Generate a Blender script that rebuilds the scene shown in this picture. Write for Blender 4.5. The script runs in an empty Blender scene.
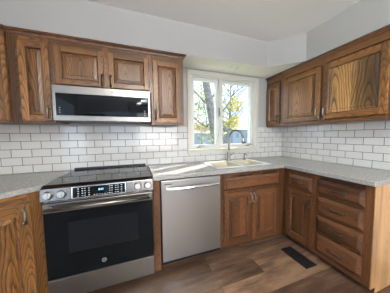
import bpy, bmesh, math, random
from mathutils import Vector, Matrix
random.seed(7)
R = math.radians
SC = bpy.context.scene
COL = SC.collection

# ------------------------------------------------------------------ camera, world, sun, lights, exposure
cam = bpy.data.cameras.new('camera')
cam.sensor_width = 36.0
cam.lens = 165.991 / 390 * 36.0
cam.clip_start = 0.02
cam.clip_end = 300
co = bpy.data.objects.new('camera', cam)
COL.objects.link(co)
yaw, pitch, roll = 0.346, 0.065, -0.011
fw = Vector((math.sin(yaw)*math.cos(pitch), math.cos(yaw)*math.cos(pitch), -math.sin(pitch)))
rt = Vector((math.cos(yaw), -math.sin(yaw), 0))
up = rt.cross(fw)
rt, up = rt*math.cos(roll)+up*math.sin(roll), up*math.cos(roll)-rt*math.sin(roll)
co.matrix_world = Matrix(((rt.x, up.x, -fw.x, -2.302), (rt.y, up.y, -fw.y, -2.123), (rt.z, up.z, -fw.z, 1.270), (0, 0, 0, 1)))
SC.camera = co

world = bpy.data.worlds.new('world')
SC.world = world
world.use_nodes = True
wn = world.node_tree.nodes
wn['Background'].inputs[0].default_value = (0.64, 0.78, 1.0, 1)
wn['Background'].inputs[1].default_value = 1.9

def light(name, kind, loc, direction, energy, color=(1, 1, 1), size=1, size_y=None, angle=None):
    l = bpy.data.lights.new(name, kind)
    l.energy = energy
    l.color = color
    if kind == 'AREA':
        l.shape = 'RECTANGLE'
        l.size = size
        l.size_y = size_y or size
    if angle: l.angle = angle
    o = bpy.data.objects.new(name, l)
    o.location = loc
    o.rotation_euler = Vector(direction).to_track_quat('-Z', 'Y').to_euler()
    COL.objects.link(o)
    return o
light('sun', 'SUN', (4, 4, 6), (-1.25, -0.70, -1.05), 14.0, (1.0, 0.93, 0.82), angle=R(0.6))
# daylight entering through the rear window and the patio opening of the room
light('rear_window_daylight', 'AREA', (-1.2, -5.35, 1.45), (0, 1, .15), 46, (1.0, 0.96, 0.90), 2.0, 1.4)
light('patio_daylight', 'AREA', (-4.15, -3.6, 1.45), (1, 0.10, .40), 11, (0.74, 0.88, 1.0), 1.9, 1.3)
light('added_uplight', 'AREA', (-2.0, -3.3, 2.09), (0, 0, 1), 200, (0.98, 0.98, 0.95), .46, .46)  # added uplight over the unseen bowl, brightens ceiling and room
VS = SC.view_settings
VS.view_transform = 'Standard'
VS.look = 'None'
VS.gamma = 1
VS.use_curve_mapping = False
VS.exposure = 0.62

# ------------------------------------------------------------------ materials
def mat(name, col=(.8, .8, .8), rough=.5, metal=0.0, spec=.5, coat=0.0):
    m = bpy.data.materials.new(name)
    m.use_nodes = True
    b = m.node_tree.nodes['Principled BSDF']
    b.inputs['Base Color'].default_value = (*col, 1)
    b.inputs['Roughness'].default_value = rough
    b.inputs['Metallic'].default_value = metal
    b.inputs['Specular IOR Level'].default_value = spec
    b.inputs['Coat Weight'].default_value = coat
    return m
class NT:
    def __init__(s, m): s.t = m.node_tree; s.n = s.t.nodes; s.l = s.t.links; s.b = s.n['Principled BSDF']
    def new(s, ty, **k):
        n = s.n.new(ty)
        for a, v in k.items(): setattr(n, a, v)
        return n
    def link(s, a, b): s.l.new(a, b)
    def setin(s, sock, v):
        if isinstance(v, bpy.types.NodeSocket): s.l.new(v, sock)
        else: sock.default_value = v
    def math(s, op, a, b=0.0, c=None):
        n = s.new('ShaderNodeMath', operation=op)
        s.setin(n.inputs[0], a); s.setin(n.inputs[1], b)
        if c is not None: s.setin(n.inputs[2], c)
        return n.outputs[0]
    def mix(s, f, a, b, mode='MIX'):
        n = s.new('ShaderNodeMix', data_type='RGBA', blend_type=mode)
        s.setin(n.inputs[0], f)
        s.setin(n.inputs[6], a if isinstance(a, bpy.types.NodeSocket) else (*a, 1))
        s.setin(n.inputs[7], b if isinstance(b, bpy.types.NodeSocket) else (*b, 1))
        return n.outputs[2]
    def ramp(s, f, stops):
        n = s.new('ShaderNodeValToRGB')
        e = n.color_ramp.elements
        while len(e) < len(stops): e.new(.5)
        for k, (p, c) in enumerate(stops):
            e[k].position = p
            e[k].color = (c, c, c, 1) if not isinstance(c, tuple) else (*c, 1)
        s.link(f, n.inputs[0])
        return n.outputs[0]
    def noise(s, vec, scale, detail=2, rough=.5):
        n = s.new('ShaderNodeTexNoise')
        n.inputs['Scale'].default_value = scale
        n.inputs['Detail'].default_value = detail
        n.inputs['Roughness'].default_value = rough
        if vec is not None: s.link(vec, n.inputs['Vector'])
        return n.outputs[0]
    def combine(s, x, y, z):
        n = s.new('ShaderNodeCombineXYZ')
        for k, v in enumerate((x, y, z)): s.setin(n.inputs[k], v)
        return n.outputs[0]
    def bump(s, h, strength, dist=.002):
        n = s.new('ShaderNodeBump')
        n.inputs['Strength'].default_value = strength
        n.inputs['Distance'].default_value = dist
        s.link(h, n.inputs['Height'])
        s.link(n.outputs[0], s.b.inputs['Normal'])

def oak(name, along='z', light_c=(.265, .118, .033), dark_c=(.024, .009, .004), board=.17, ring=.010, rough=.34, contrast=1.0, split=None):
    """stained plain-sawn oak; growth rings around a slanting axis give cathedral figure"""
    m = mat(name, light_c, rough, coat=.12)
    m.node_tree.nodes['Principled BSDF'].inputs['Coat Roughness'].default_value = .22
    t = NT(m)
    tc = t.new('ShaderNodeTexCoord')
    oi = t.new('ShaderNodeObjectInfo')
    sp = t.new('ShaderNodeSeparateXYZ')
    t.link(tc.outputs['Object'], sp.inputs[0])
    X, Y, Z = sp.outputs
    if along == 'z': a, b, g = X, Y, Z
    elif along == 'x': a, b, g = Z, Y, X
    else: a, b, g = Y, X, Z
    rnd = t.math('MULTIPLY', oi.outputs['Random'], 13.7)
    aa = t.math('ADD', a, rnd)
    bi = t.math('FLOOR', t.math('DIVIDE', aa, board))
    wn_ = t.new('ShaderNodeTexWhiteNoise', noise_dimensions='1D')
    t.link(t.math('ADD', bi, rnd), wn_.inputs['W'])
    br = wn_.outputs['Value']
    la = t.math('SUBTRACT', t.math('SUBTRACT', aa, t.math('MULTIPLY', bi, board)), board*.5)
    la = t.math('ADD', la, t.math('MULTIPLY', t.math('SUBTRACT', br, .5), board*.7))
    gg = t.math('ADD', g, t.math('MULTIPLY', br, 9.0))
    low = t.noise(t.combine(t.math('MULTIPLY', aa, 5.0), t.math('MULTIPLY', b, 5.0), t.math('MULTIPLY', gg, 2.2)), 1.0, 2)
    rr = t.math('SQRT', t.math('ADD', t.math('MULTIPLY', la, la), .0007))
    rr = t.math('ADD', rr, t.math('MULTIPLY', gg, .10))
    rr = t.math('ADD', rr, t.math('MULTIPLY', low, .075))
    rr = t.math('ADD', rr, t.math('MULTIPLY', b, .6))
    ph = t.math('FRACT', t.math('DIVIDE', rr, ring))
    band = t.ramp(ph, [(0.0, 1.0), (.16, .55), (.5, .12), (.86, .02), (1.0, .9)])
    pore = t.noise(t.combine(t.math('MULTIPLY', aa, 420.0), t.math('MULTIPLY', b, 420.0), t.math('MULTIPLY', g, 16.0)), 1.0, 2, .6)
    pore = t.ramp(pore, [(.40, 0.0), (.66, 1.0)])
    tone = t.noise(t.combine(t.math('MULTIPLY', aa, 9.0), t.math('MULTIPLY', b, 9.0), t.math('MULTIPLY', gg, 1.2)), 1.0, 1)
    f = t.math('MULTIPLY', t.math('ADD', t.math('MULTIPLY', band, .62), t.math('MULTIPLY', pore, .30)), contrast)
    n = t.math('MINIMUM', f, 1.0)
    c = t.mix(n, light_c, dark_c)
    v = t.math('ADD', .35, t.math('ADD', t.math('MULTIPLY', br, .60), t.math('MULTIPLY', t.ramp(tone, [(.30, 0.0), (.68, 1.0)]), .75)))
    if split is not None:      # two boards glued side by side: the one beyond the joint is a darker board
        v = t.math('MULTIPLY', v, t.math('SUBTRACT', 1.0, t.math('MULTIPLY', t.math('GREATER_THAN', a, split), .58)))
    vv = t.combine(v, v, v)
    c = t.mix(1.0, c, vv, 'MULTIPLY')
    t.link(c, t.b.inputs['Base Color'])
    t.bump(n, .25, .001)
    return m

M = {}
M['oak_v'] = oak('stained_oak_vertical', 'z', board=.075, contrast=1.15)
M['oak_h'] = oak('stained_oak_horizontal', 'x', board=.08)
M['oak_panel'] = oak('stained_oak_panel', 'z', board=.19, ring=.015, contrast=1.35)
M['oak_wide'] = oak('stained_oak_wide_panel', 'z', board=.25, ring=.017, contrast=1.15)
for k_, al, bd, rg in (('oak_v', 'z', .075, .010), ('oak_h', 'x', .08, .010), ('oak_panel', 'z', .19, .013)):
    M[k_+'_base'] = oak('walnut_stained_'+k_, al, light_c=(.130, .052, .019), dark_c=(.012, .005, .003), board=bd, ring=rg)  # shade on the sink and right base units put into the oak colour
for k_, al in (('oak_v', 'z'), ('oak_h', 'x')):
    M[k_+'_frame'] = oak('brown_stained_'+k_, al, light_c=(.19, .080, .025), dark_c=(.018, .007, .004), board=.08)
M['oak_bold'] = oak('bold_cathedral_oak', 'z', light_c=(.46, .25, .09), dark_c=(.035, .014, .006), board=.205, ring=.024, contrast=1.25, split=.845)
M['oak_drawer'] = oak('walnut_stained_oak_drawer', 'x', light_c=(.130, .052, .019), dark_c=(.012, .005, .003), board=.16, ring=.012)  # drawer fronts carry the same shade in their colour
M['oak_crown'] = oak('dark_oak_crown', 'x', light_c=(.15, .066, .028), dark_c=(.04, .016, .008), board=.08)  # darker oak tone for crown and door sticking
M['oak_side'] = oak('honey_oak_side', 'z', light_c=(.50, .29, .13), dark_c=(.27, .13, .05), board=.30, ring=.012, contrast=.85, rough=.3)
M['glaze'] = mat('dark_glaze', (.035, .015, .008), .45)
M['toe'] = mat('toe_kick_paint', (.05, .025, .015), .6)
M['wall'] = mat('grey_wall_paint', (.46, .455, .445), .75, spec=.2)
M['soffit'] = mat('soffit_paint', (.45, .445, .435), .7, spec=.2)
M['ceil'] = mat('ceiling_paint', (.80, .795, .78), .8, spec=.2)
M['trimw'] = mat('cream_trim_paint', (.64, .63, .56), .4)
M['vinyl'] = mat('white_vinyl', (.68, .70, .70), .35)
M['chrome'] = mat('polished_nickel', (.62, .62, .62), .16, 1)
M['knobm'] = mat('satin_knob_metal', (.36, .35, .34), .30, 1)
M['pewter'] = mat('aged_pewter', (.07, .06, .055), .32, 1)
M['pull'] = mat('worn_pewter_pull', (.30, .28, .26), .3, 1)
M['hinge'] = mat('brushed_pewter_hinge', (.13, .12, .11), .4, 1)
M['nickel'] = mat('brushed_nickel', (.30, .29, .28), .30, 1)
M['blackg'] = mat('black_glass', (.003, .004, .005), .05, 0, .18)
M['inner'] = mat('dark_window_mask', (.007, .008, .010), .07, 0, .20)
M['blackp'] = mat('black_plastic', (.012, .012, .013), .4)
M['greyp'] = mat('grey_print', (.45, .47, .5), .5)
M['plate'] = mat('white_plastic', (.72, .72, .70), .35)
M['slot'] = mat('dark_slot', (.03, .03, .03), .6)
M['sink'] = mat('cream_enamel', (.62, .56, .41), .22, coat=.4)
M['lens'] = mat('frosted_lens', (.82, .82, .78), .5)
M['lcd'] = mat('display_digits', (.3, .7, .9), .5)
M['lcd'].node_tree.nodes['Principled BSDF'].inputs['Emission Color'].default_value = (.45, .8, 1, 1)
M['lcd'].node_tree.nodes['Principled BSDF'].inputs['Emission Strength'].default_value = .8

def steel(name, along, col=(.40, .38, .355), rough=.30):
    m = mat(name, col, rough, 1)
    t = NT(m)
    tc = t.new('ShaderNodeTexCoord')
    mp = t.new('ShaderNodeMapping')
    mp.inputs['Scale'].default_value = (3, 300, 300) if along == 'x' else (300, 300, 3)
    t.link(tc.outputs['Object'], mp.inputs[0])
    n = t.noise(mp.outputs[0], 1.0, 2)
    r = t.math('ADD', t.math('MULTIPLY', n, .12), rough-.06)
    t.link(r, t.b.inputs['Roughness'])
    t.bump(n, .05, .0005)
    return m
M['steel_h'] = steel('brushed_stainless_horizontal', 'x', (.275, .258, .238))
M['steel_d'] = steel('dark_stainless', 'x', (.17, .16, .15), .24)
M['steel_v'] = steel('brushed_stainless_vertical', 'z', (.52, .52, .52), .32)

# window glass
m = mat('clear_glass')
t = NT(m)
tr = t.new('ShaderNodeBsdfTransparent'); tr.inputs[0].default_value = (.97, .98, .98, 1)
gl = t.new('ShaderNodeBsdfGlossy'); gl.inputs['Roughness'].default_value = .02
mx = t.new('ShaderNodeMixShader')
mx.inputs[0].default_value = .05; t.link(tr.outputs[0], mx.inputs[1]); t.link(gl.outputs[0], mx.inputs[2])
t.link(mx.outputs[0], t.n['Material Output'].inputs[0])
M['glass'] = m

# tiles (object x along the wall, z up)
m = mat('white_subway_tile', (.75, .74, .71), .12, coat=.3)
t = NT(m)
tc = t.new('ShaderNodeTexCoord'); sp = t.new('ShaderNodeSeparateXYZ'); t.link(tc.outputs['Object'], sp.inputs[0])
bk = t.new('ShaderNodeTexBrick')
bk.offset = .5
bk.inputs['Scale'].default_value = 1.0
bk.inputs['Brick Width'].default_value = .158
bk.inputs['Row Height'].default_value = .0795
bk.inputs['Mortar Size'].default_value = .0034
bk.inputs['Mortar Smooth'].default_value = .25
bk.inputs['Bias'].default_value = 0
bk.inputs['Color1'].default_value = (.72, .71, .685, 1)
bk.inputs['Color2'].default_value = (.66, .65, .63, 1)
bk.inputs['Mortar'].default_value = (.20, .185, .17, 1)
t.link(t.combine(t.math('ADD', sp.outputs[0], 6.36), t.math('SUBTRACT', sp.outputs[2], .915), 0.0), bk.inputs['Vector'])
t.link(bk.outputs['Color'], t.b.inputs['Base Color'])
wob = t.noise(tc.outputs['Object'], 9.0, 1)
h = t.math('ADD', t.math('MULTIPLY', bk.outputs['Fac'], -1.0), t.math('MULTIPLY', wob, .5))
t.bump(h, .55, .004)
t.link(t.math('ADD', t.math('MULTIPLY', bk.outputs['Fac'], .6), .12), t.b.inputs['Roughness'])
M['tile'] = m

# speckled laminate
m = mat('grey_speckled_laminate', (.42, .41, .40), .27, coat=.15)
t = NT(m)
tc = t.new('ShaderNodeTexCoord')
a = t.noise(tc.outputs['Object'], 160, 2)
b = t.noise(tc.outputs['Object'], 60, 3)
c1 = t.mix(t.ramp(a, [(.38, 0.0), (.62, 1.0)]), (.25, .24, .225), (.33, .32, .305))
c2 = t.mix(t.ramp(b, [(.45, 0.0), (.62, 1.0)]), c1, (.37, .36, .345))
t.link(c2, t.b.inputs['Base Color'])
M['lam'] = m

# vinyl plank floor, planks along x
m = mat('brown_vinyl_plank', (.15, .08, .05), .36)
t = NT(m)
tc = t.new('ShaderNodeTexCoord'); sp = t.new('ShaderNodeSeparateXYZ'); t.link(tc.outputs['Object'], sp.inputs[0])
bk = t.new('ShaderNodeTexBrick')
bk.offset = .37
bk.inputs['Scale'].default_value = 1.0
bk.inputs['Brick Width'].default_value = 1.22
bk.inputs['Row Height'].default_value = .18
bk.inputs['Mortar Size'].default_value = .0018
bk.inputs['Color1'].default_value = (0, 0, 0, 1)
bk.inputs['Color2'].default_value = (1, 1, 1, 1)
bk.inputs['Mortar'].default_value = (.5, .5, .5, 1)
t.link(t.combine(t.math('ADD', sp.outputs[0], 9.75), t.math('ADD', sp.outputs[1], 9.06), 0.0), bk.inputs['Vector'])
pr = t.new('ShaderNodeSeparateColor'); t.link(bk.outputs['Color'], pr.inputs[0])
pv = pr.outputs[0]
v1 = t.combine(t.math('MULTIPLY', sp.outputs[0], 1.6), t.math('ADD', t.math('MULTIPLY', sp.outputs[1], 9.0), t.math('MULTIPLY', pv, 20.0)), 0.0)
n1 = t.noise(v1, 1.0, 4, .6)
v2 = t.combine(t.math('MULTIPLY', sp.outputs[0], 9.0), t.math('MULTIPLY', sp.outputs[1], 130.0), pv)
n2 = t.noise(v2, 1.0, 3, .6)
n3 = t.noise(t.combine(t.math('MULTIPLY', sp.outputs[0], 6.0), t.math('MULTIPLY', sp.outputs[1], 22.0), pv), 1.0, 3, .6)
f = t.math('ADD', t.math('MULTIPLY', n1, .62), t.math('ADD', t.math('ADD', t.math('MULTIPLY', n2, .28), t.math('MULTIPLY', n3, .26)), t.math('MULTIPLY', t.math('SUBTRACT', pv, .5), .22)))
rp = t.ramp(f, [(.36, (.022, .011, .007)), (.50, (.062, .034, .021)), (.62, (.125, .073, .045)), (.76, (.25, .155, .095))])
cc = t.mix(t.math('MULTIPLY', bk.outputs['Fac'], .8), rp, (.03, .016, .01))
t.link(cc, t.b.inputs['Base Color'])
t.link(t.math('ADD', t.math('MULTIPLY', n2, .2), .27), t.b.inputs['Roughness'])
t.bump(t.math('SUBTRACT', n2, t.math('MULTIPLY', bk.outputs['Fac'], 3.0)), .15, .002)
M['floor'] = m

def vary(name, c1, c2, scale, rough=.8):
    m = mat(name, c1, rough)
    t = NT(m)
    tc = t.new('ShaderNodeTexCoord')
    n = t.noise(tc.outputs['Object'], scale, 3)
    t.link(t.mix(t.ramp(n, [(.35, 0.0), (.65, 1.0)]), c1, c2), t.b.inputs['Base Color'])
    return m
M['bark'] = vary('grey_bark', (.30, .27, .26), (.12, .10, .10), 14)
M['paleb'] = vary('pale_bark', (.30, .32, .36), (.18, .19, .22), 8)
M['grass'] = vary('lawn_grass', (.13, .19, .05), (.20, .24, .08), 1.5)
M['leafy'] = vary('yellow_leaves', (.62, .52, .05), (.46, .42, .06), 2.2)
M['leafg'] = vary('green_leaves', (.26, .31, .07), (.52, .47, .07), 2.5)
M['leafo'] = vary('orange_leaves', (.34, .18, .06), (.3, .25, .10), 2)
M['siding'] = vary('blue_grey_siding', (.30, .35, .43), (.34, .39, .47), 1)
M['hwin'] = mat('weathered_house_trim', (.42, .45, .50), .6)
M['hpane'] = mat('far_window_glass', (.22, .26, .33), .3)
M['roof'] = vary('grey_shingles', (.20, .21, .24), (.28, .29, .32), 3)

# ------------------------------------------------------------------ mesh helpers
class B:
    """collects geometry for ONE mesh"""
    def __init__(s): s.bm = bmesh.new()
    def box(s, x0, x1, y0, y1, z0, z1, mi=0):
        v = [s.bm.verts.new((x, y, z)) for x in (x0, x1) for y in (y0, y1) for z in (z0, z1)]
        for q in ((0, 1, 3, 2), (4, 6, 7, 5), (0, 4, 5, 1), (2, 3, 7, 6), (0, 2, 6, 4), (1, 5, 7, 3)):
            s.bm.faces.new([v[i] for i in q]).material_index = mi
        return s
    def prism(s, pts, z0, z1, mi=0):
        a = [s.bm.verts.new((x, y, z0)) for x, y in pts]
        b = [s.bm.verts.new((x, y, z1)) for x, y in pts]
        n = len(pts)
        s.bm.faces.new(a[::-1]).material_index = mi
        s.bm.faces.new(b).material_index = mi
        for i in range(n): s.bm.faces.new((a[i], a[(i+1) % n], b[(i+1) % n], b[i])).material_index = mi
        return s
    def loft(s, rings, mi=0, cap0=True, cap1=True, closed=True, mis=None):
        R_ = [[s.bm.verts.new(p) for p in r] for r in rings]
        n = len(R_[0])
        for k in range(len(R_)-1):
            for i in range(n if closed else n-1):
                f = s.bm.faces.new((R_[k][i], R_[k][(i+1) % n], R_[k+1][(i+1) % n], R_[k+1][i]))
                f.material_index = mis[k] if mis else mi
                f.smooth = False
        if cap0: s.bm.faces.new(R_[0][::-1]).material_index = mis[0] if mis else mi
        if cap1: s.bm.faces.new(R_[-1]).material_index = mis[-1] if mis else mi
        return s
    def tube(s, pts, r, seg=10, mi=0, smooth=True):
        pts = [Vector(p) for p in pts]
        rs = r if isinstance(r, (list, tuple)) else [r]*len(pts)
        rings = []
        up_ = Vector((0, 0, 1)); prev = None
        for i, p in enumerate(pts):
            d = (pts[min(i+1, len(pts)-1)]-pts[max(i-1, 0)]).normalized()
            if prev is None:
                u = d.cross(up_)
                if u.length < 1e-3: u = d.cross(Vector((1, 0, 0)))
            else: u = prev - d*prev.dot(d)
            u.normalize(); prev = u
            w = d.cross(u)
            rings.append([p+(u*math.cos(2*math.pi*k/seg)+w*math.sin(2*math.pi*k/seg))*rs[i] for k in range(seg)])
        n0 = len(s.bm.faces)
        s.loft(rings, mi)
        if smooth:
            s.bm.faces.ensure_lookup_table()
            for f in s.bm.faces[n0:]:
                if len(f.verts) == 4: f.smooth = True
        return s
    def lathe(s, prof, c=(0, 0, 0), axis='z', seg=24, mi=0):
        rings = []
        for r, h in prof:
            ring = []
            for k in range(seg):
                a = 2*math.pi*k/seg
                u, v = r*math.cos(a), r*math.sin(a)
                ring.append((c[0]+u, c[1]+v, c[2]+h) if axis == 'z' else (c[0]+u, c[1]-h, c[2]+v))
            rings.append(ring)
        n0 = len(s.bm.faces)
        s.loft(rings, mi)
        s.bm.faces.ensure_lookup_table()
        for f in s.bm.faces[n0:]:
            if len(f.verts) == 4: f.smooth = True
        return s
    def obj(s, name, mats, parent=None, bevel=0, loc=(0, 0, 0)):
        bmesh.ops.recalc_face_normals(s.bm, faces=s.bm.faces[:])
        me = bpy.data.meshes.new(name)
        s.bm.to_mesh(me); s.bm.free()
        for q in (mats if isinstance(mats, (list, tuple)) else [mats]): me.materials.append(M[q])
        o = bpy.data.objects.new(name, me)
        COL.objects.link(o)
        o.location = loc
        if parent is not None: o.parent = parent
        if bevel:
            b = o.modifiers.new('bevel', 'BEVEL'); b.width = bevel; b.segments = 2
            b.limit_method = 'ANGLE'; b.angle_limit = R(40); b.harden_normals = False
        return o
def tag(o, label, cat, group=None):
    o['label'] = label; o['category'] = cat
    if group: o['group'] = group
    return o
def thing(name, label, cat, loc=(0, 0, 0), rz=0, group=None):
    o = bpy.data.objects.new(name, None)
    o.empty_display_size = .1
    COL.objects.link(o)
    o.location = loc; o.rotation_euler = (0, 0, rz)
    return tag(o, label, cat, group)
def structure(o): o['kind'] = 'structure'; return o

# ------------------------------------------------------------------ the room
XL, YR, ZC, ZS = -3.87, -5.2, 2.469, 2.147
WX0, WX1, WZ0, WZ1 = -1.59, -.55, 1.085, 2.075       # window opening
structure(B().box(XL-.1, .1, YR-.1, .15, -.1, 0).obj('floor', 'floor'))
structure(B().box(XL-.1, .1, YR-.1, .15, ZC, ZC+.1).obj('ceiling', 'ceil'))
w = B()
w.box(XL-.1, WX0, 0, .15, 0, ZC).box(WX1, .1, 0, .15, 0, ZC).box(WX0, WX1, 0, .15, 0, WZ0).box(WX0, WX1, 0, .15, WZ1, ZC)
structure(w.obj('wall_back', 'wall'))
structure(B().box(0, .1, YR, 0, 0, ZC).obj('wall_right', 'wall'))
w = B()
w.box(XL-.1, XL, -2.6, 0, 0, ZC).box(XL-.1, XL, -4.6, -2.6, 2.2, ZC).box(XL-.1, XL, -4.6, -2.6, 0, .06).box(XL-.1, XL, YR, -4.6, 0, ZC)
structure(w.obj('wall_left', 'wall'))
w = B()
w.box(XL-.1, -3.25, YR-.1, YR, 0, ZC).box(-.55, .1, YR-.1, YR, 0, ZC).box(-3.25, -.55, YR-.1, YR, 0, .8).box(-3.25, -.55, YR-.1, YR, 2.15, ZC)
structure(w.obj('wall_rear', 'wall'))
# soffit: runs over both rows of uppers, cut diagonally at both corners
sof = B().prism([(XL, 0), (XL, -.995), (-3.580, -.665), (-3.258, -.350), (-.655, -.355), (-.355, -.655), (-.355, -2.6), (0, -2.6), (0, 0)], ZS, ZC)
for f_ in sof.bm.faces:
    if all(abs(v_.co.z-ZS) < 1e-4 for v_ in f_.verts): f_.material_index = 1
structure(sof.obj('trim_1', ['soffit', 'ceil']))

# backsplash tiles (object x along, z up)
bs = B()
pts = [(XL+.002, .916), (-.009, .916), (-.009, 1.389), (WX1+.053, 1.389), (WX1+.053, 1.021), (WX0-.053, 1.021), (WX0-.053, 1.389), (XL+.002, 1.389)]
bs.loft([[(x, -.0085, z) for x, z in pts], [(x, -.0005, z) for x, z in pts]])
tag(bs.obj('tile_backsplash', 'tile'), 'white subway tile backsplash on the back wall behind range and sink', 'backsplash')
bs = B().box(0, 2.3, -.008, 0, .916, 1.389)
o = bs.obj('tile_backsplash', 'tile'); o.rotation_euler = (0, 0, R(-90))
tag(o, 'white subway tile backsplash on the right wall below the long upper cabinets', 'backsplash')

# window with two casement sashes
wroot = bpy.data.objects.new('window_1', None); COL.objects.link(wroot); wroot.location = (0, 0, 0); structure(wroot)
c = B()
c.box(-1.642, WX0, -.022, 0, 1.022, 2.132).box(WX1, -.498, -.022, 0, 1.022, 2.132)
c.box(WX0, WX1, -.022, 0, WZ1, 2.132).box(WX0, WX1, -.022, 0, 1.022, WZ0)
c.obj('window_casing', 'trimw', wroot, .004)
B().box(-1.655, -.485, -.04, 0, 1.066, 1.086).obj('window_sill', 'trimw', wroot, .004)
j = B()
j.box(WX0, WX0+.018, 0, .15, WZ0, WZ1).box(WX1-.018, WX1, 0, .15, WZ0, WZ1).box(WX0+.018, WX1-.018, 0, .15, WZ1-.018, WZ1).box(WX0+.018, WX1-.018, 0, .15, WZ0, WZ0+.02)
j.box(-1.168, -1.132, 0.0, .15, WZ0+.02, WZ1-.018)
j.obj('window_frame', 'trimw', wroot)
for a0, a1 in ((WX0+.018, -1.168), (-1.132, WX1-.018)):
    z0, z1 = WZ0+.02, WZ1-.018
    s_ = B(); q = .038
    s_.box(a0, a0+q, .03, .075, z0, z1).box(a1-q, a1, .03, .075, z0, z1).box(a0+q, a1-q, .03, .075, z1-q, z1).box(a0+q, a1-q, .03, .075, z0, z0+q)
    so = s_.obj('window_sash', 'vinyl', wroot, .003)
    B().box(a0+q, a1-q, .05, .054, z0+q, z1-q).obj('window_pane', 'glass', so)
    k = B()
    xc = a0+.10 if a0 < -1.3 else a1-.10
    k.box(xc-.03, xc+.03, .005, .03, z0-.001, z0+.014)
    k.tube([(xc, .012, z0+.014), (xc, .008, z0+.032), (xc+.045, .0, z0+.026), (xc+.075, -.002, z0+.022)], .006, 8)
    k.obj('crank_handle', 'nickel', wroot)
k = B().box(-1.176, -1.160, -.012, .0, 1.53, 1.66)
k.tube([(-1.168, -.012, 1.60), (-1.168, -.028, 1.605), (-1.168, -.030, 1.55)], .007, 8)
k.obj('sash_lock', 'nickel', wroot)

# floor register
v = thing('floor_vent', 'black metal floor vent in the plank floor before the right cabinets', 'vent', (-.749, -.928, 0))
f = B()
f.box(-.07, -.058, -.148, .148, .0005, .006).box(.058, .07, -.148, .148, .0005, .006).box(-.058, .058, -.148, -.136, .0005, .006).box(-.058, .058, .136, .148, .0005, .006)
f.obj('vent_frame', 'blackp', v)
g = B()
g.box(-.058, .058, -.136, .136, .0005, .002)
for i in range(22): g.box(-.055, .055, -.131+i*.0122, -.131+i*.0122+.005, .002, .005)
g.box(-.003, .003, -.136, .136, .002, .0055)
g.obj('vent_grille', 'blackp', v)

# ------------------------------------------------------------------ cabinet builders (local: x along, front -y)
def rect(x0, x1, z0, z1, y, i=0.0): return [(x0+i, y, z0+i), (x1-i, y, z0+i), (x1-i, y, z1-i), (x0+i, y, z1-i)]
def bar_pull(parent, x, y, z, L=.095, vertical=True, m_='pewter'):
    b = B()
    h = L/2
    P = [(-h, 0), (-h*.92, -.018), (-h*.6, -.028), (0, -.031), (h*.6, -.028), (h*.92, -.018), (h, 0)]
    rad = [.0068, .0058, .0060, .0074, .0060, .0058, .0068]
    pts = [(x, y+d, z+s) if vertical else (x+s, y+d, z) for s, d in P]
    b.tube(pts, rad, 8)
    for s in (-h, h):
        c_ = (x, y+.0005, z+s) if vertical else (x+s, y+.0005, z)
        b.lathe([(.012, 0), (.012, .003), (.006, .006)], c_, 'y', 12)
    return b.obj('handle', m_, parent)
def hinge(parent, x, y, z, side):
    b = B()
    b.box(x-.009, x+.009, y-.003, y, z-.024, z+.024)
    b.tube([(x+side*.009, y-.004, z-.03), (x+side*.009, y-.004, z+.03)], .004, 8)
    return b.obj('hinge', 'hinge', parent)
def door(root, x0, x1, z0, z1, yf, pull=None, hin=None, wide=False, sw=.052, pull_m='pewter', name='door', label=None):
    """raised-panel door standing in front of the face frame plane y=yf"""
    t_ = .020
    y1, y0 = yf-.0005, yf-t_
    e = .006
    f = B()
    # stiles (vertical grain), rails (horizontal), with a routed inner edge
    def member(a0, a1, b0, b1, mi): f.box(a0, a1, y0, y1, b0, b1, mi)
    member(x0, x0+sw, z0, z1, 0); member(x1-sw, x1, z0, z1, 0)
    member(x0+sw, x1-sw, z1-sw, z1, 1); member(x0+sw, x1-sw, z0, z0+sw, 1)
    # sloping sticking between frame and panel
    f.loft([rect(x0+sw, x1-sw, z0+sw, z1-sw, y0+.001), rect(x0+sw, x1-sw, z0+sw, z1-sw, y0+.012, .007)], 2, False, False)
    d = f.obj(name, ['oak_v'+SFX, 'oak_h'+SFX, 'oak_crown'], root, .003)
    if label: d['label'] = label
    i0, i1, k0, k1 = x0+sw, x1-sw, z0+sw, z1-sw
    p = B()
    p.loft([rect(i0, i1, k0, k1, y1-.003, .0012), rect(i0, i1, k0, k1, y0+.0125, .0012), rect(i0, i1, k0, k1, y0+.0125, .008),
            rect(i0, i1, k0, k1, y0+.006, .034), rect(i0, i1, k0, k1, y0+.0015, .036)], 0, mis=[0, 1, 0, 1, 0])
    p.obj('door_panel', [wide or 'oak_panel'+SFX, 'glaze'], d)
    if pull: bar_pull(d, pull[0], y0, pull[1], pull[2] if len(pull) > 2 else .095, True, pull_m)
    if hin is not None:
        s_ = -1 if hin < 0 else 1
        hx = x0-.010 if hin < 0 else x1+.010
        off = .07 if z1-z0 < .5 else .09
        for zz in (z0+off, z1-off): hinge(d, hx, yf, zz, -s_)
    return d
def drawer_front(root, x0, x1, z0, z1, yf, pull=True, name='drawer'):
    y1, y0 = yf-.0005, yf-.027
    p = B()
    p.loft([rect(x0, x1, z0, z1, y1), rect(x0, x1, z0, z1, y0+.017, 0), rect(x0, x1, z0, z1, y0+.014, .003), rect(x0, x1, z0, z1, y0+.004, .022),
            rect(x0, x1, z0, z1, y0+.001, .0245), rect(x0, x1, z0, z1, y0, .026)], 0, mis=[0, 0, 0, 1, 0, 0])
    d = p.obj(name, ['oak_drawer', 'glaze'], root)
    if pull: bar_pull(d, (x0+x1)/2, y0, (z0+z1)/2, .11, False)
    return d
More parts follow.
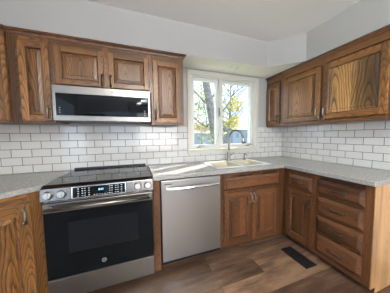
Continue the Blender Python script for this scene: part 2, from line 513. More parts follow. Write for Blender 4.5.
def frame(root, x0, x1, z0, z1, yf, vs, hs, t_=.019, name='face_frame'):
    """face frame: vs = stiles (a,b), hs = rails (a,b,z0,z1)"""
    f = B()
    for a, b in vs: f.box(a, b, yf, yf+t_, z0, z1, 0)
    for a, b, c, d in hs: f.box(a, b, yf, yf+t_, c, d, 1)
    return f.obj(name, ['oak_v'+(SFX or FSX), 'oak_h'+(SFX or FSX)], root, .001)
def carcass(root, x0, x1, y0, y1, z0, z1, m_='oak_v'):
    return B().box(x0, x1, y0, y1, z0, z1).obj('cabinet_body', m_, root)
CP = [(0, .012), (-.008, .012), (-.010, .020), (-.015, .028), (-.024, .034), (-.028, .038), (-.028, .050), (0, .050)]   # crown profile (y, z)
def crown(root, path, z, name='crown_moulding'):
    """profile swept along a plan path; outward is to the right of travel"""
    path = [Vector((x, y)) for x, y in path]
    rings = []
    n = len(path)
    for i, p in enumerate(path):
        ds = []
        if i > 0: ds.append((path[i]-path[i-1]).normalized())
        if i < n-1: ds.append((path[i+1]-path[i]).normalized())
        ns = [Vector((d.y, -d.x)) for d in ds]
        m_ = sum(ns, Vector((0, 0)))
        m_.normalize()
        m_ /= max(.3, m_.dot(ns[0]))
        rings.append([(p.x+m_.x*-a, p.y+m_.y*-a, z+h) for a, h in CP])
    b = B().loft(rings)
    return b.obj(name, 'oak_crown', root)

FSX = '_frame'     # face frames of the uppers are stained a little darker than their doors
SFX = ''       # '' for the golden brown stain, '_base' for oak darkened by the shade on the sink and right base units
YU, YB = -.325, -.615         # face planes, uppers / bases
ZU0, ZU1 = 1.391, 2.145
ZB0, ZB1 = .055, .876

# ---- upper cabinets, back wall (three units and the diagonal corner one)
def upper(label, x0, x1, z0, loc=(0, 0, 0), rz=0, group='upper wall cabinets'):
    return thing('wall_cabinet', label, 'cabinet', loc, rz, group)
def upper_shell(r, x0, x1, z0, stiles, crown_path, b_rail=.035, t_rail=.10):
    carcass(r, x0, x1, YU+.0195, -.001, z0+.012, ZU1-.002)
    hs = []
    xs = sorted(stiles)
    for (a, b), (c, d) in zip(xs[:-1], xs[1:]):
        hs += [(b, c, z0, z0+b_rail), (b, c, ZU1-t_rail, ZU1-.001)]
    frame(r, x0, x1, z0, ZU1-.001, YU, xs, hs)
    if crown_path: crown(r, crown_path, ZU1-.0505)
G = 'upper wall cabinets'
r = thing('wall_cabinet', 'tall single-door oak upper cabinet left of the microwave', 'cabinet', (-3.241, 0, 0), 0, G)
upper_shell(r, 0, .289, ZU0, [(0, .077), (.269, .289)], [(0.006, YU), (.289, YU)])
door(r, .072, .272, ZU0+.02, 2.055, YU, (.254, 1.485), -1, sw=.047, pull_m='pull')
r = thing('wall_cabinet', 'short two-door oak upper cabinet directly above the microwave', 'cabinet', (-2.951, 0, 0), 0, G)
upper_shell(r, 0, .820, 1.712, [(0, .035), (.385, .440), (.785, .820)], [(0, YU), (.820, YU)])
door(r, .024, .394, 1.732, 2.055, YU, (.378, 1.795, .09), -1, sw=.047, label='left door of the pair, handle at its right edge')
door(r, .434, .802, 1.732, 2.055, YU, (.450, 1.795, .09), 1, sw=.047, label='right door of the pair, handle at its left edge')
r = thing('wall_cabinet', 'tall single-door oak upper cabinet between microwave and window', 'cabinet', (-2.130, 0, 0), 0, G)
upper_shell(r, 0, .348, ZU0, [(0, .035), (.305, .348)], [(0, YU), (.348, YU), (.348, -.002)])
door(r, .020, .312, ZU0+.02, 2.045, YU, (.040, 1.495), 1, sw=.052)
hinge(r.children[-1], .010, YU, 1.97, 1)
# diagonal corner upper on the left
r = thing('wall_cabinet', 'diagonal corner oak upper cabinet at the left picture edge', 'cabinet', (-3.243, -.325, 0), R(45), G)
def toloc(x, y, ox, oy, a):
    dx, dy = x-ox, y-oy
    return (dx*math.cos(a)+dy*math.sin(a), -dx*math.sin(a)+dy*math.cos(a))
W = .33*math.sqrt(2)
P = [toloc(x, y, -3.243, -.325, R(45)) for x, y in ((-3.2445, -.309), (-3.2445, -.001), (-3.869, -.001), (-3.869, -.655), (-3.561, -.655))]
P[0] = (P[0][0], .0195); P[-1] = (P[-1][0], .0195)
B().prism(P, ZU0+.012, ZU1-.002).obj('cabinet_body', 'oak_v', r)
frame(r, -W, 0, ZU0, ZU1-.001, 0, [(-W+.02, -W+.07), (-.045, -.004)], [(-W+.07, -.045, ZU0, ZU0+.035), (-W+.07, -.045, ZU1-.10, ZU1-.001)])
door(r, -W+.05, -.016, ZU0+.02, 2.055, 0, (-W+.075, 1.49), None, sw=.05)
crown(r, [(-W+.01, 0), (-.004, 0)], ZU1-.0505)

# ---- upper cabinets, right wall (local x = distance from the corner)
RR = R(-90)
r = thing('wall_cabinet', 'narrow one-door oak upper cabinet in the corner beside the window', 'cabinet', (0, 0, 0), RR, G)
upper_shell(r, .010, .300, ZU0, [(.010, .034), (.272, .300)], [(.004, YU), (.300, YU)])
door(r, .022, .268, ZU0+.035, 2.02, YU, (.242, 1.50), 1, sw=.05)
r = thing('wall_cabinet', 'wide two-door oak upper cabinet on the right wall with cathedral grain', 'cabinet', (0, -.301, 0), RR, G)
upper_shell(r, 0, 1.139, ZU0, [(0, .055), (.500, .575), (1.045, 1.139)], [(0, YU), (1.139, YU), (1.139, -.002)])
door(r, .040, .522, ZU0+.045, 2.02, YU, (.497, 1.515, .11), -1, wide='oak_wide', sw=.055, pull_m='pull', label='door nearer the window, plain grain')
door(r, .552, 1.058, ZU0+.045, 2.02, YU, (.577, 1.515, .11), 1, wide='oak_bold', sw=.055, pull_m='pull', label='door with bold pale cathedral grain board')

# ---- base cabinets
G = 'base cabinets'
SFX = '_base'
def base_shell(r, x0, x1, stiles, rails, y1=-.012):
    carcass(r, x0, x1, YB+.0195, y1, ZB0, ZB1-.002)
    frame(r, x0, x1, ZB0, ZB1-.002, YB, stiles, rails)
    B().box(x0, x1, YB+.075, y1, .001, ZB0-.001).obj('toe_kick', 'toe', r)
# sink cabinet (open box: the bowls hang inside it)
SX0 = -1.488
r = thing('sink_cabinet', 'two-door oak base cabinet under the sink with a false drawer front', 'cabinet', (SX0, 0, 0), 0, G)
LW = -.617-SX0
b = B()
b.box(0, .018, YB+.0195, -.012, ZB0, ZB1-.002).box(LW-.018, LW, YB+.0195, -.012, ZB0, ZB1-.002)
b.box(.018, LW-.018, YB+.0195, -.012, ZB0, ZB0+.018).box(.018, LW-.018, -.024, -.012, ZB0+.018, ZB1-.002)
b.obj('cabinet_body', 'oak_v', r)
frame(r, 0, LW, ZB0, ZB1-.002, YB, [(0, .050), (.375, .415), (LW-.11, LW)],
      [(.05, .375, ZB0, .105), (.415, LW-.11, ZB0, .105), (.05, .375, .835, ZB1-.002), (.415, LW-.11, .835, ZB1-.002), (.05, .375, .655, .70), (.415, LW-.11, .655, .70)])
B().box(0, LW+.07, YB+.075, YB+.085, .001, ZB0-.001).obj('toe_kick', 'toe', r)
drawer_front(r, .042, LW-.095, .685, .825, YB, False, 'false_drawer_front')
door(r, .042, .392, .095, .655, YB, (.372, .575), -1, sw=.055, pull_m='nickel')
door(r, .398, LW-.095, .095, .655, YB, (.418, .575), None, sw=.055, pull_m='nickel')

# oak panel between range and dishwasher
tag(B().box(-2.166, -2.104, YB-.005, -.012, .012, ZB1-.002).obj('filler_panel', 'oak_v_base', None, .001), 'narrow vertical oak panel between the range and the dishwasher', 'panel')

# right run: door cabinet with drawer, then a stack of four drawers
r = thing('base_cabinet', 'oak base cabinet with one drawer over one door, nearest the inner corner', 'cabinet', (0, -.617, 0), RR, G)
e = .617
base_shell(r, .002, .985-e, [(.0, .070), (.955-e, .985-e)], [(.070, .955-e, ZB0, .115), (.070, .955-e, .822, ZB1-.002), (.070, .955-e, .635, .685)], y1=-.012)
drawer_front(r, .685-e, .965-e, .680, .818, YB)
door(r, .685-e, .965-e, .100, .635, YB, (.945-e, .56), None, sw=.052)
r = thing('base_cabinet', 'oak base cabinet with a stack of four drawers beside the honey coloured end panel', 'cabinet', (0, -.986, 0), RR, G)
e = .986
base_shell(r, 0, 1.430-e, [(0, .045), (1.372-e, 1.430-e)],
           [(.045, 1.372-e, ZB0, .115)] + [(.045, 1.372-e, a, b) for a, b in ((.30, .325), (.465, .51), (.645, .70), (.83, ZB1-.002))])
for a, b in ((.692, .828), (.500, .658), (.312, .468), (.105, .282)):
    drawer_front(r, 1.022-e, 1.378-e, a, b, YB)
# end panel with toe notch
b = B()
pts = [(.012, .004), (.012, ZB1-.002), (-YB, ZB1-.002), (-YB, ZB0), (-YB-.07, ZB0), (-YB-.07, .004)]
b.loft([[(x, 0, z) for x, z in pts], [(x, -.006, z) for x, z in pts]])
o = b.obj('end_panel', 'oak_side'); o.location = (0, -1.431, 0)
for v_ in o.data.vertices: v_.co.x *= -1
o.data.flip_normals()
tag(o, 'pale honey oak panel closing the end of the right base cabinets', 'panel')

# diagonal corner base on the left
SFX = FSX = ''
LA = R(40)
ox, oy = -2.957, -.545
r = thing('base_cabinet', 'diagonal corner oak base cabinet left of the range', 'cabinet', (ox, oy, 0), LA, G)
WB = .46
ex, ey = ox-WB*math.cos(LA), oy-WB*math.sin(LA)
P = [toloc(x, y, ox, oy, LA) for x, y in ((-2.957, -.52), (-2.957, -.012), (-3.858, -.012), (-3.858, ey), (ex, ey))]
P[0] = (P[0][0], .0195); P[-1] = (P[-1][0], .0195)
B().prism(P, ZB0, ZB1-.002).obj('cabinet_body', 'oak_v', r)
B().prism([(x*.9-.01, max(y, .09)) for x, y in P], .001, ZB0-.001).obj('toe_kick', 'toe', r)
frame(r, -WB, 0, ZB0, ZB1-.002, 0, [(-WB, -WB+.06), (-.115, 0)], [(-WB+.06, -.115, ZB0, .11), (-WB+.06, -.115, .80, ZB1-.002)])
door(r, -WB+.045, -.100, .10, .81, 0, (-.142, .715, .10), None, sw=.080, pull_m='nickel')

# ------------------------------------------------------------------ countertops
CB, CT = .877, .915
def slab_grid(name, xs, ys, keep):
    bm = bmesh.new()
    V = {}
    def vv(i, j):
        if (i, j) not in V: V[(i, j)] = bm.verts.new((xs[i], ys[j], CT))
        return V[(i, j)]
    for i in range(len(xs)-1):
        for j in range(len(ys)-1):
            if keep((xs[i]+xs[i+1])/2, (ys[j]+ys[j+1])/2):
                bm.faces.new((vv(i, j), vv(i+1, j), vv(i+1, j+1), vv(i, j+1)))
    g = bmesh.ops.extrude_face_region(bm, geom=bm.faces[:])
    for v_ in g['geom']:
        if isinstance(v_, bmesh.types.BMVert): v_.co.z = CB
    b = B(); b.bm.free(); b.bm = bm
    return b.obj(name, 'lam', None, .004)
SK = (-1.475, -.775, -.545, -.105)      # sink cut-out
CD = .650
top = slab_grid('countertop', [-2.164, SK[0], SK[1], -CD, -.010], [-1.444, -CD, SK[2], SK[3], -.010],
                lambda x, y: (y > -CD or x > -CD) and not (SK[0] < x < SK[1] and SK[2] < y < SK[3]))
tag(top, 'grey speckled L-shaped countertop around the sink and over the right cabinets', 'countertop')
a = R(40)
c0 = (-2.950, -.580)
c1 = (c0[0]-.49*math.cos(a), c0[1]-.49*math.sin(a))
o = B().prism([c0, (-2.950, -.010), (-3.868, -.010), (-3.868, c1[1]), c1], CB, CT).obj('countertop', 'lam', None, .004)
tag(o, 'grey speckled corner countertop left of the range', 'countertop')

# ------------------------------------------------------------------ sink, faucet, dispenser
sx0, sx1, sy0, sy1 = SK
r = thing('kitchen_sink', 'double bowl drop-in kitchen sink below the window', 'sink', ((sx0+sx1)/2, (sy0+sy1)/2, CT))
hw, hd = (sx1-sx0)/2, (sy1-sy0)/2
zt = .0065
rim = B()
bowls = ((-hw+.026, -.026), (.026, hw-.026))
by0, by1 = -hd+.028, hd-.085
xs = [-hw-.016, bowls[0][0], bowls[0][1], bowls[1][0], bowls[1][1], hw+.016]
ys = [-hd-.016, by0, by1, hd+.016]
for i in range(5):
    for jj in range(3):
        if jj == 1 and i in (1, 3): continue
        rim.box(xs[i], xs[i+1], ys[jj], ys[jj+1], .0008, zt)
bmesh.ops.remove_doubles(rim.bm, verts=rim.bm.verts[:], dist=1e-5)
rim.obj('sink_rim', 'vinyl', r)
def rr(x0, x1, y0, y1, z, q, n=5):
    out = []
    for cx, cy, a0 in ((x1-q, y1-q, 0), (x0+q, y1-q, 90), (x0+q, y0+q, 180), (x1-q, y0+q, 270)):
        for k in range(n+1):
            an = R(a0+90*k/n); out.append((cx+q*math.cos(an), cy+q*math.sin(an), z))
    return out
for a0, a1 in bowls:
    bw = B()
    a0 += .0005; a1 -= .0005; u0, u1 = by0+.0005, by1-.0005
    bw.loft([rr(a0, a1, u0, u1, zt, .004), rr(a0+.004, a1-.004, u0+.004, u1-.004, 0, .03), rr(a0+.012, a1-.012, u0+.012, u1-.012, -.12, .04),
             rr(a0+.03, a1-.03, u0+.03, u1-.03, -.165, .05), rr(a0+.1, a1-.1, u0+.1, u1-.1, -.17, .03)], cap0=False)
    bo = bw.obj('sink_bowl', 'sink', r)
    so = bo.modifiers.new('solid', 'SOLIDIFY'); so.thickness = .003; so.offset = 0
    B().lathe([(.001, .001), (.04, .001), (.042, .004), (.03, .006), (.001, .004)], ((a0+a1)/2, (u0+u1)/2, -.1695), 'z', 20).obj('drain', 'nickel', bo)
r = thing('faucet', 'brushed nickel pull-down gooseneck faucet rising behind the sink', 'faucet', (-1.100, -.150, CT+zt))
r.rotation_euler = (0, 0, math.atan2(-.21, .14))
b = B()
b.lathe([(.001, 0), (.030, 0), (.030, .006), (.024, .014), (.022, .05), (.025, .07), (.024, .11), (.015, .135), (.013, .15), (.001, .151)], (0, 0, 0), 'z', 20)
b.obj('faucet_body', 'nickel', r)
pts = [(0, 0, .14), (0, 0, .22), (0, 0, .30)]
q = .098
for k in range(1, 13):
    an = R(180-k*13.5); pts.append((q+q*math.cos(an), 0, .30+q*math.sin(an)*1.15))
lx, ly, lz = pts[-1]
B().tube(pts, .0135, 12).obj('faucet_spout', 'nickel', r)
B().tube([(lx+.000, 0, lz), (lx+.006, 0, lz-.03), (lx+.012, 0, lz-.06), (lx+.017, 0, lz-.095)], [.0145, .016, .021, .024], 14).obj('spray_head', 'nickel', r)
h = B().tube([(.02, .0, .085), (.034, .012, .09), (.05, .03, .10), (.062, .05, .118)], [.013, .011, .008, .0065], 10)
h.obj('faucet_lever', 'nickel', r)
r = thing('soap_dispenser', 'small nickel soap dispenser pump right of the faucet', 'soap dispenser', (-.845, -.150, CT+zt))
B().lathe([(.001, 0), (.021, 0), (.021, .006), (.013, .012), (.012, .045), (.007, .05), (.007, .075), (.001, .076)], (0, 0, 0), 'z', 16).obj('pump_body', 'nickel', r)
B().tube([(0, .006, .078), (0, -.015, .083), (0, -.05, .080), (0, -.062, .070)], [.009, .008, .006, .005], 10).obj('pump_spout', 'nickel', r)

# ------------------------------------------------------------------ dishwasher
DX0, DX1 = -2.098, -1.494
r = thing('dishwasher', 'stainless steel dishwasher with a bowed bar handle under the counter', 'dishwasher', ((DX0+DX1)/2, 0, 0))
hw = (DX1-DX0)/2
B().box(-hw+.004, hw-.004, YB+.002, -.03, .10, .868).obj('tub', 'blackp', r)
B().box(-hw+.004, hw-.004, -.55, -.06, .002, .0995).obj('toe_kick', 'blackp', r)
d = B().box(-hw+.003, hw-.003, YB-.028, YB+.0015, .098, .862).obj('door', 'steel_v', r, .004)
b = B()
n = 13
pts = []
for k in range(n):
    s_ = -1+2*k/(n-1)
    pts.append((s_*(hw-.045), YB-.060-.016*(1-s_*s_), .792))
rings = [[(p[0], p[1]-.006, p[2]-.013), (p[0], p[1]-.009, p[2]), (p[0], p[1]-.006, p[2]+.013), (p[0], p[1]+.006, p[2]+.012), (p[0], p[1]+.006, p[2]-.012)] for p in pts]
b.loft(rings)
for s_ in (-1, 1): b.box(min(s_*(hw-.045), s_*(hw-.070)), max(s_*(hw-.045), s_*(hw-.070)), YB-.062, YB-.0285, .781, .804)
b.obj('handle', 'chrome', d, .002)
B().box(-hw+.03, -hw+.10, YB-.0288, YB-.0284, .826, .834).obj('badge', 'slot', d)

# ------------------------------------------------------------------ range
RX0, RX1 = -2.940, -2.172
r = thing('kitchen_range', 'stainless slide-in electric range with black glass oven door and cooktop', 'range', ((RX0+RX1)/2, 0, 0))
hw = (RX1-RX0)/2
YF = -.665
B().box(-hw+.008, hw-.008, -.618, -.03, .03, .905).obj('range_body', 'blackp', r)
B().box(-hw+.002, hw-.002, -.625, -.045, .9055, .9195).obj('cooktop', 'blackg', r, .002)
b = B()
for x, y, q_ in ((-.19, -.46, .11), (-.19, -.19, .085), (.19, -.46, .085), (.19, -.19, .105), (0, -.17, .07)):
    ring = [[(x+rad*math.cos(2*math.pi*k/40), y+rad*math.sin(2*math.pi*k/40), z) for k in range(40)] for rad, z in ((q_, .9196), (q_, .9199), (q_-.002, .9199), (q_-.002, .9196))]
    b.loft(ring, cap0=False, cap1=False)
b.obj('burner_rings', 'greyp', r)
# rear vent trim
b = B().box(-hw+.02, hw-.02, -.043, -.012, .905, .938)
for k in range(14): b.box(-hw+.05+k*.048, -hw+.085+k*.048, -.0445, -.043, .926, .932)
b.obj('rear_trim', 'blackp', r, .003)
# slanted control console
prof = [(-.615, .905), (-.627, .9215), (-.640, .9215), (YF-.022, .905), (YF-.034, .818), (-.615, .818)]
b = B().loft([[(x, y, z) for y, z in prof] for x in (-hw, hw)])
con = b.obj('control_panel', 'steel_d', r, .002)
# face direction of console front
p0 = Vector((0, YF-.022, .905)); p1 = Vector((0, YF-.034, .818))
dn = (p0-p1).normalized(); nrm = Vector((0, -dn.z, dn.y))   # outward
def onface(x, s_, out=0.0):
    p = p1+dn*s_+nrm*out
    return Vector((x, p.y, p.z))
def facequad(b, x0, x1, s0, s1, o0, o1, mi=0):
    A_ = [onface(x0, s0, o0), onface(x1, s0, o0), onface(x1, s1, o0), onface(x0, s1, o0)]
    C_ = [onface(x0, s0, o1), onface(x1, s0, o1), onface(x1, s1, o1), onface(x0, s1, o1)]
    b.loft([A_, C_], mi)
b = B(); facequad(b, -.190, .166, .006, .080, .0002, .0015)
facequad(b, -.196, -.190, .002, .084, .0002, .0028, 1); facequad(b, .166, .172, .002, .084, .0002, .0028, 1)
facequad(b, -.190, .166, .080, .084, .0002, .0028, 1); facequad(b, -.190, .166, .002, .006, .0002, .0028, 1)
disp = b.obj('display', ['blackg', 'chrome'], con)
def key(x0, x1, s0, s1):
    b = B(); facequad(b, x0, x1, s0, s1, .0016, .0018)
    b.obj('touch_key', 'greyp', disp)
for cx_, cols, rows in ((-.155, 1, 4), (-.128, 2, 4), (-.085, 1, 4), (.055, 2, 4), (.098, 2, 4), (.140, 1, 4)):
    for i in range(cols):
        for k in range(rows): key(cx_+i*.016-.005, cx_+i*.016+.005, .014+k*.017, .019+k*.017)
for k in range(6): key(-.055+k*.018, -.045+k*.018, .012, .016)
def text_obj(name, body, size, loc, rot, m_, parent, depth=.0003, align='CENTER'):
    cu = bpy.data.curves.new(name, 'FONT')
    cu.body = body; cu.size = size; cu.align_x = align; cu.align_y = 'CENTER'; cu.extrude = depth
    tmp = bpy.data.objects.new(name, cu)
    COL.objects.link(tmp)
    bpy.context.view_layer.update()
    me = bpy.data.meshes.new_from_object(tmp)
    bpy.data.objects.remove(tmp); bpy.data.curves.remove(cu)
    me.materials.clear(); me.materials.append(M[m_])
    o = bpy.data.objects.new(name, me)
    COL.objects.link(o)
    o.location = loc; o.rotation_euler = rot
    if parent is not None: o.parent = parent
    return o
tilt = math.atan2(dn.z, dn.y)
text_obj('clock_digits', '8:05', .021, onface(-.005, .050, .0022), (tilt, 0, 0), 'lcd', disp)
def knob(x):
    b = B()
    ax = nrm
    u = Vector((1, 0, 0)); w_ = dn
    def ring(rad, out): return [onface(x, .042, out)+(u*math.cos(2*math.pi*k/24)+w_*math.sin(2*math.pi*k/24))*rad for k in range(24)]
    b.loft([ring(.031, .0003), ring(.031, .004), ring(.027, .006), ring(.0255, .022), ring(.023, .026)])
    # grip bar
    c0_ = onface(x, .042, .024)
    g_ = []
    for out in (0, .012):
        g_.append([c0_+nrm*out+u*a_+w_*b_ for a_, b_ in ((-.006, -.022), (.006, -.022), (.006, .022), (-.006, .022))])
    b.loft(g_)
    return b.obj('knob', 'knobm', con, .0015)
for x in (-.335, -.255, .262, .342): knob(x)
# vent slot strip under console, door, drawer
b = B().box(-hw+.004, hw-.004, -.655, -.6185, .794, .8175)
for k in range(6): b.box(-hw+.03+k*.125, -hw+.115+k*.125, -.657, -.655, .800, .811, 1)
b.obj('vent_strip', ['steel_h', 'slot'], r)
b = B()
b.box(-hw+.002, hw-.002, YF-.010, -.6185, .215, .790, 0)
d = b.obj('oven_door', 'steel_h', r, .003)
b = B().box(-hw+.006, hw-.006, YF-.014, YF-.0102, .222, .725)
gl_ = b.obj('door_glass', 'blackg', d, .001)
B().box(-.235, .255, YF-.0146, YF-.0141, .40, .64).obj('oven_window', 'inner', gl_)
b = B()
b.tube([(-hw+.03, YF-.055, .762), (hw-.03, YF-.055, .762)], .0135, 14)
for s_ in (-1, 1):
    b.tube([(s_*(hw-.055), YF-.0105, .762), (s_*(hw-.055), YF-.050, .762)], .010, 10)
b.obj('handle', 'steel_h', d)
b = B()
def circ(rad, y, n=28, cx=0, cz=0): return [(cx+rad*math.cos(2*math.pi*k/n), y, cz+rad*math.sin(2*math.pi*k/n)) for k in range(n)]
yb = YF-.0141
b.loft([circ(.0165, yb), circ(.0165, yb-.0012), circ(.0145, yb-.0012), circ(.0145, yb)], cap0=False, cap1=False)
em = b.obj('logo_emblem', 'greyp', d, 0, (-.008, 0, .287))
text_obj('logo_letters', 'GE', .017, (0, yb-.0006, 0), (R(90), 0, 0), 'greyp', em)
b = B().box(-hw+.002, hw-.002, YF-.008, -.6185, .045, .208)
b.obj('storage_drawer', 'steel_h', r, .003)
for s_ in (-1, 1):
    B().lathe([(.018, 0), (.018, .008), (.010, .012), (.010, .0295)], (s_*(hw-.06), -.56, .0005), 'z', 14).obj('foot', 'blackp', r)
    B().lathe([(.018, 0), (.018, .008), (.010, .012), (.010, .0295)], (s_*(hw-.06), -.10, .0005), 'z', 14).obj('foot', 'blackp', r)

# ------------------------------------------------------------------ microwave
MX0, MX1, MZ0, MZ1 = -2.940, -2.148, 1.412, 1.708
r = thing('microwave_oven', 'low profile stainless microwave oven mounted under the short upper cabinet', 'microwave', ((MX0+MX1)/2, 0, MZ0))
hw = (MX1-MX0)/2; H = MZ1-MZ0
B().box(-hw+.002, hw-.002, -.378, -.014, .006, H-.002).obj('microwave_body', 'blackp', r)
b = B()
YM = -.402
b.box(-hw, hw, YM, -.3785, H-.066, H-.001).box(-hw, hw, YM, -.3785, .0, .044).box(-hw, -hw+.022, YM, -.3785, .044, H-.066).box(hw-.022, hw, YM, -.3785, .044, H-.066)
d = b.obj('door', 'steel_h', r, .002)
gl_ = B().box(-hw+.0225, hw-.0225, YM+.002, -.3785, .0445, H-.0665).obj('door_glass', 'blackg', d)
B().box(-.22, .19, YM+.0014, YM+.0019, .062, H-.084).obj('mesh_window', 'inner', gl_)
b = B().box(.310, .345, YM+.0006, YM+.0018, H-.100, H-.086)
b.obj('display', 'lcd', gl_)
for k in range(3):
    B().box(-.352, -.344, YM+.001, YM+.0018, .066+k*.02, .072+k*.02).obj('touch_key', 'greyp', gl_)
    B().box(.335, .347, YM+.001, YM+.0018, .060+k*.02, .066+k*.02).obj('touch_key', 'greyp', gl_)
em = B().loft([circ(.0095, YM-.0002), circ(.0095, YM-.0012), circ(.008, YM-.0012), circ(.008, YM-.0002)], cap0=False, cap1=False).obj('logo_emblem', 'slot', d, 0, (.06, 0, H-.030))
text_obj('logo_letters', 'GE', .010, (0, YM-.0008, 0), (R(90), 0, 0), 'slot', em)
b = B().box(-.30, .30, -.36, -.06, .0, .0055)
b.obj('grease_filter', 'hinge', r)

# ------------------------------------------------------------------ wall plate, soffit light
r = thing('light_switch', 'white double switch plate on the tiles left of the window', 'switch', (-1.711, -.0088, 1.163))
B().box(-.059, .059, -.006, 0, -.062, .062).obj('wall_plate', 'plate', r, .003)
for s_ in (-.025, .025):
    B().box(s_-.016, s_+.016, -.009, -.0062, -.033, .033).obj('rocker', 'plate', r, .002)
r = thing('recessed_light', 'small round white light in the soffit above the window', 'light', (-1.057, -.205, ZS-.0005))
B().lathe([(.050, 0), (.060, -.001), (.062, -.006), (.052, -.010), (.048, -.006)], (0, 0, 0), 'z', 32).obj('trim_ring', 'plate', r)
B().lathe([(.001, -.004), (.0475, -.004), (.046, -.0075), (.001, -.009)], (0, 0, 0), 'z', 32).obj('lens', 'lens', r)

r = thing('added_bowl_uplight', 'added bowl uplight, unseen behind the camera, brightening the ceiling', 'lamp', (-2.0, -3.3, ZC))  # added fixture, out of view, gives the ceiling uplight a body
B().lathe([(.001, -.0005), (.06, -.0005), (.055, -.025), (.012, -.035), (.012, -.41), (.001, -.42)], (0, 0, 0), 'z', 20).obj('stem', 'nickel', r)
B().lathe([(.001, -.4205), (.10, -.415), (.19, -.40), (.245, -.36), (.252, -.36), (.20, -.412), (.10, -.432), (.001, -.44)], (0, 0, 0), 'z', 32).obj('added_bowl', 'lens', r)

# ------------------------------------------------------------------ outside the window
gz = -.6
structure(B().box(-40, 70, .6, 90, gz-.1, gz).obj('ground', 'grass'))
def leaves(b, cx, cy, cz, rx, ry, rz, n, s0, s1):
    for _ in range(n):
        while True:
            p = Vector((random.uniform(-1, 1), random.uniform(-1, 1), random.uniform(-1, 1)))
            if p.length < 1: break
        c_ = Vector((cx+p.x*rx, cy+p.y*ry, cz+p.z*rz))
        s_ = random.uniform(s0, s1)
        u = Vector((random.uniform(-1, 1), random.uniform(-1, 1), random.uniform(-1, 1))).normalized()
        w_ = u.orthogonal().normalized()
        q_ = [c_+u*s_, c_+w_*s_*.55+u*s_*.2, c_-u*s_*.8, c_-w_*s_*.55+u*s_*.2]
        b.bm.faces.new([b.bm.verts.new(v_) for v_ in q_])
def branch(b, p, d, L, rad, depth):
    pts = [Vector(p)]
    d = Vector(d).normalized()
    for k in range(4):
        d = (d+Vector((random.uniform(-.22, .22), random.uniform(-.22, .22), random.uniform(-.05, .2)))).normalized()
        pts.append(pts[-1]+d*L/4)
    b.tube(pts, [rad, rad*.85, rad*.7, rad*.58, rad*.45], 6)
    if depth:
        for k in range(3):
            q_ = pts[random.randint(1, 4)]
            branch(b, q_, d+Vector((random.uniform(-1, 1), random.uniform(-1, 1), random.uniform(-.2, .8))), L*.68, rad*.5, depth-1)
# big leaning tree close to the window
r = thing('tree', 'large leaning tree with thick grey trunk outside the left window sash', 'tree', (1.03, 4, gz))
b = B().tube([(0.06, 0, 0), (-.06, 0, .7), (-.18, 0, 1.44), (-.36, .03, 2.6), (-.62, .05, 4.04), (-.9, .1, 5.5)], [.24, .19, .175, .165, .15, .12], 12)
b.obj('trunk', 'bark', r)
b = B()
for z, x, dx in ((2.0, -.27, -1), (2.5, -.34, 1), (3.0, -.42, -.9), (3.3, -.48, .9), (3.9, -.6, -1), (4.3, -.68, .8)):
    branch(b, (x, .03, z), (dx, random.uniform(-.4, .4), .75), 1.5, .045, 2)
b.obj('branches', 'bark', r)
b = B()
leaves(b, -1.05, 0, 3.0, .5, .5, 1.0, 330, .05, .10)
leaves(b, .30, .3, 3.4, .6, .5, .8, 170, .05, .09)
leaves(b, -.75, -.2, 1.9, .4, .4, .5, 60, .04, .08)
leaves(b, .0, .2, 2.3, .45, .4, .7, 180, .05, .09)
b.obj('foliage', 'leafg', r)
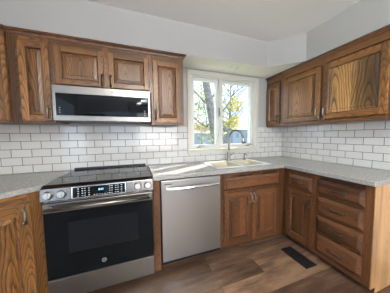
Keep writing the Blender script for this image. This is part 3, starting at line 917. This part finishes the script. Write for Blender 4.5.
# yellow-leaved tree seen in the right sash
r = thing('tree', 'bare-branched tree with patches of yellow leaves outside the right window sash', 'tree', (3.9, 8, gz))
b = B().tube([(0, 0, 0), (.05, 0, 1.0), (-.05, 0, 2.2), (.1, 0, 3.6), (.15, .05, 5.4)], [.16, .12, .10, .075, .05], 10)
b.obj('trunk', 'paleb', r)
b = B()
for k in range(22):
    z = 1.3+k*.18
    branch(b, (.03, 0, z), (random.choice((-1, 1)), random.uniform(-.5, .5), .8), 2.0, .035, 3)
b.obj('branches', 'paleb', r)
b = B()
leaves(b, .05, -.6, 3.9, .45, .5, .5, 330, .06, .12)
leaves(b, .0, -.5, 2.7, .50, .5, .5, 330, .06, .12)
leaves(b, .2, 0, 3.6, .7, .6, .7, 160, .05, .09)
b.obj('foliage', 'leafy', r)
# far orange tree
r = thing('tree', 'small orange autumn tree far behind the leaning trunk', 'tree', (6.3, 19, gz))
B().tube([(0, 0, 0), (0, 0, 1.5), (.1, 0, 2.6)], [.12, .1, .06], 8).obj('trunk', 'paleb', r)
b = B(); leaves(b, .1, 0, 2.9, 1.3, 1.0, .6, 500, .08, .18); b.obj('foliage', 'leafo', r)
# distant bare trees in haze of twigs
for k, (x, y) in enumerate(((14, 40), (27, 44))):
    r = thing('tree', ('tall bare tree far off beyond the pale blue house', 'tall bare tree far off, rightmost in the right window sash')[k], 'tree', (x, y, gz))
    b = B(); b.tube([(0, 0, 0), (.1, 0, 3), (0, 0, 7)], [.28, .2, .1], 8); b.obj('trunk', 'paleb', r)
    b = B()
    for q in range(12): branch(b, (.05, 0, 2+q*.45), (random.choice((-1, 1)), random.uniform(-.5, .5), .9), 4.2, .07, 3)
    b.obj('branches', 'paleb', r)
def house(x, y, w_, d_, h_, label):
    r = thing('house', label, 'house', (x, y, gz))
    B().box(-w_/2, w_/2, -d_/2, d_/2, 0, h_).obj('walls', 'siding', r)
    b = B()
    e_ = .4
    b.loft([[(-w_/2-e_, -d_/2-e_, h_), (-w_/2-e_, d_/2+e_, h_), (-w_/2-e_, 0, h_+d_*.32)], [(w_/2+e_, -d_/2-e_, h_), (w_/2+e_, d_/2+e_, h_), (w_/2+e_, 0, h_+d_*.32)]])
    b.obj('roof', 'roof', r)
    for k in range(4):
        xx = -w_/2+w_*(k+.5)/4
        f_ = B().box(xx-.45, xx+.45, -d_/2-.04, -d_/2-.001, h_*.38, h_*.80).obj('house_window', 'hwin', r)
        B().box(xx-.36, xx+.36, -d_/2-.05, -d_/2-.041, h_*.42, h_*.76).obj('pane', 'hpane', f_)
house(10.2, 31, 8.5, 7, 2.3, 'pale blue-grey house across the lawn seen through left sash')
house(20.5, 30, 9, 7, 3.0, 'blue-grey house across the lawn seen through right sash')
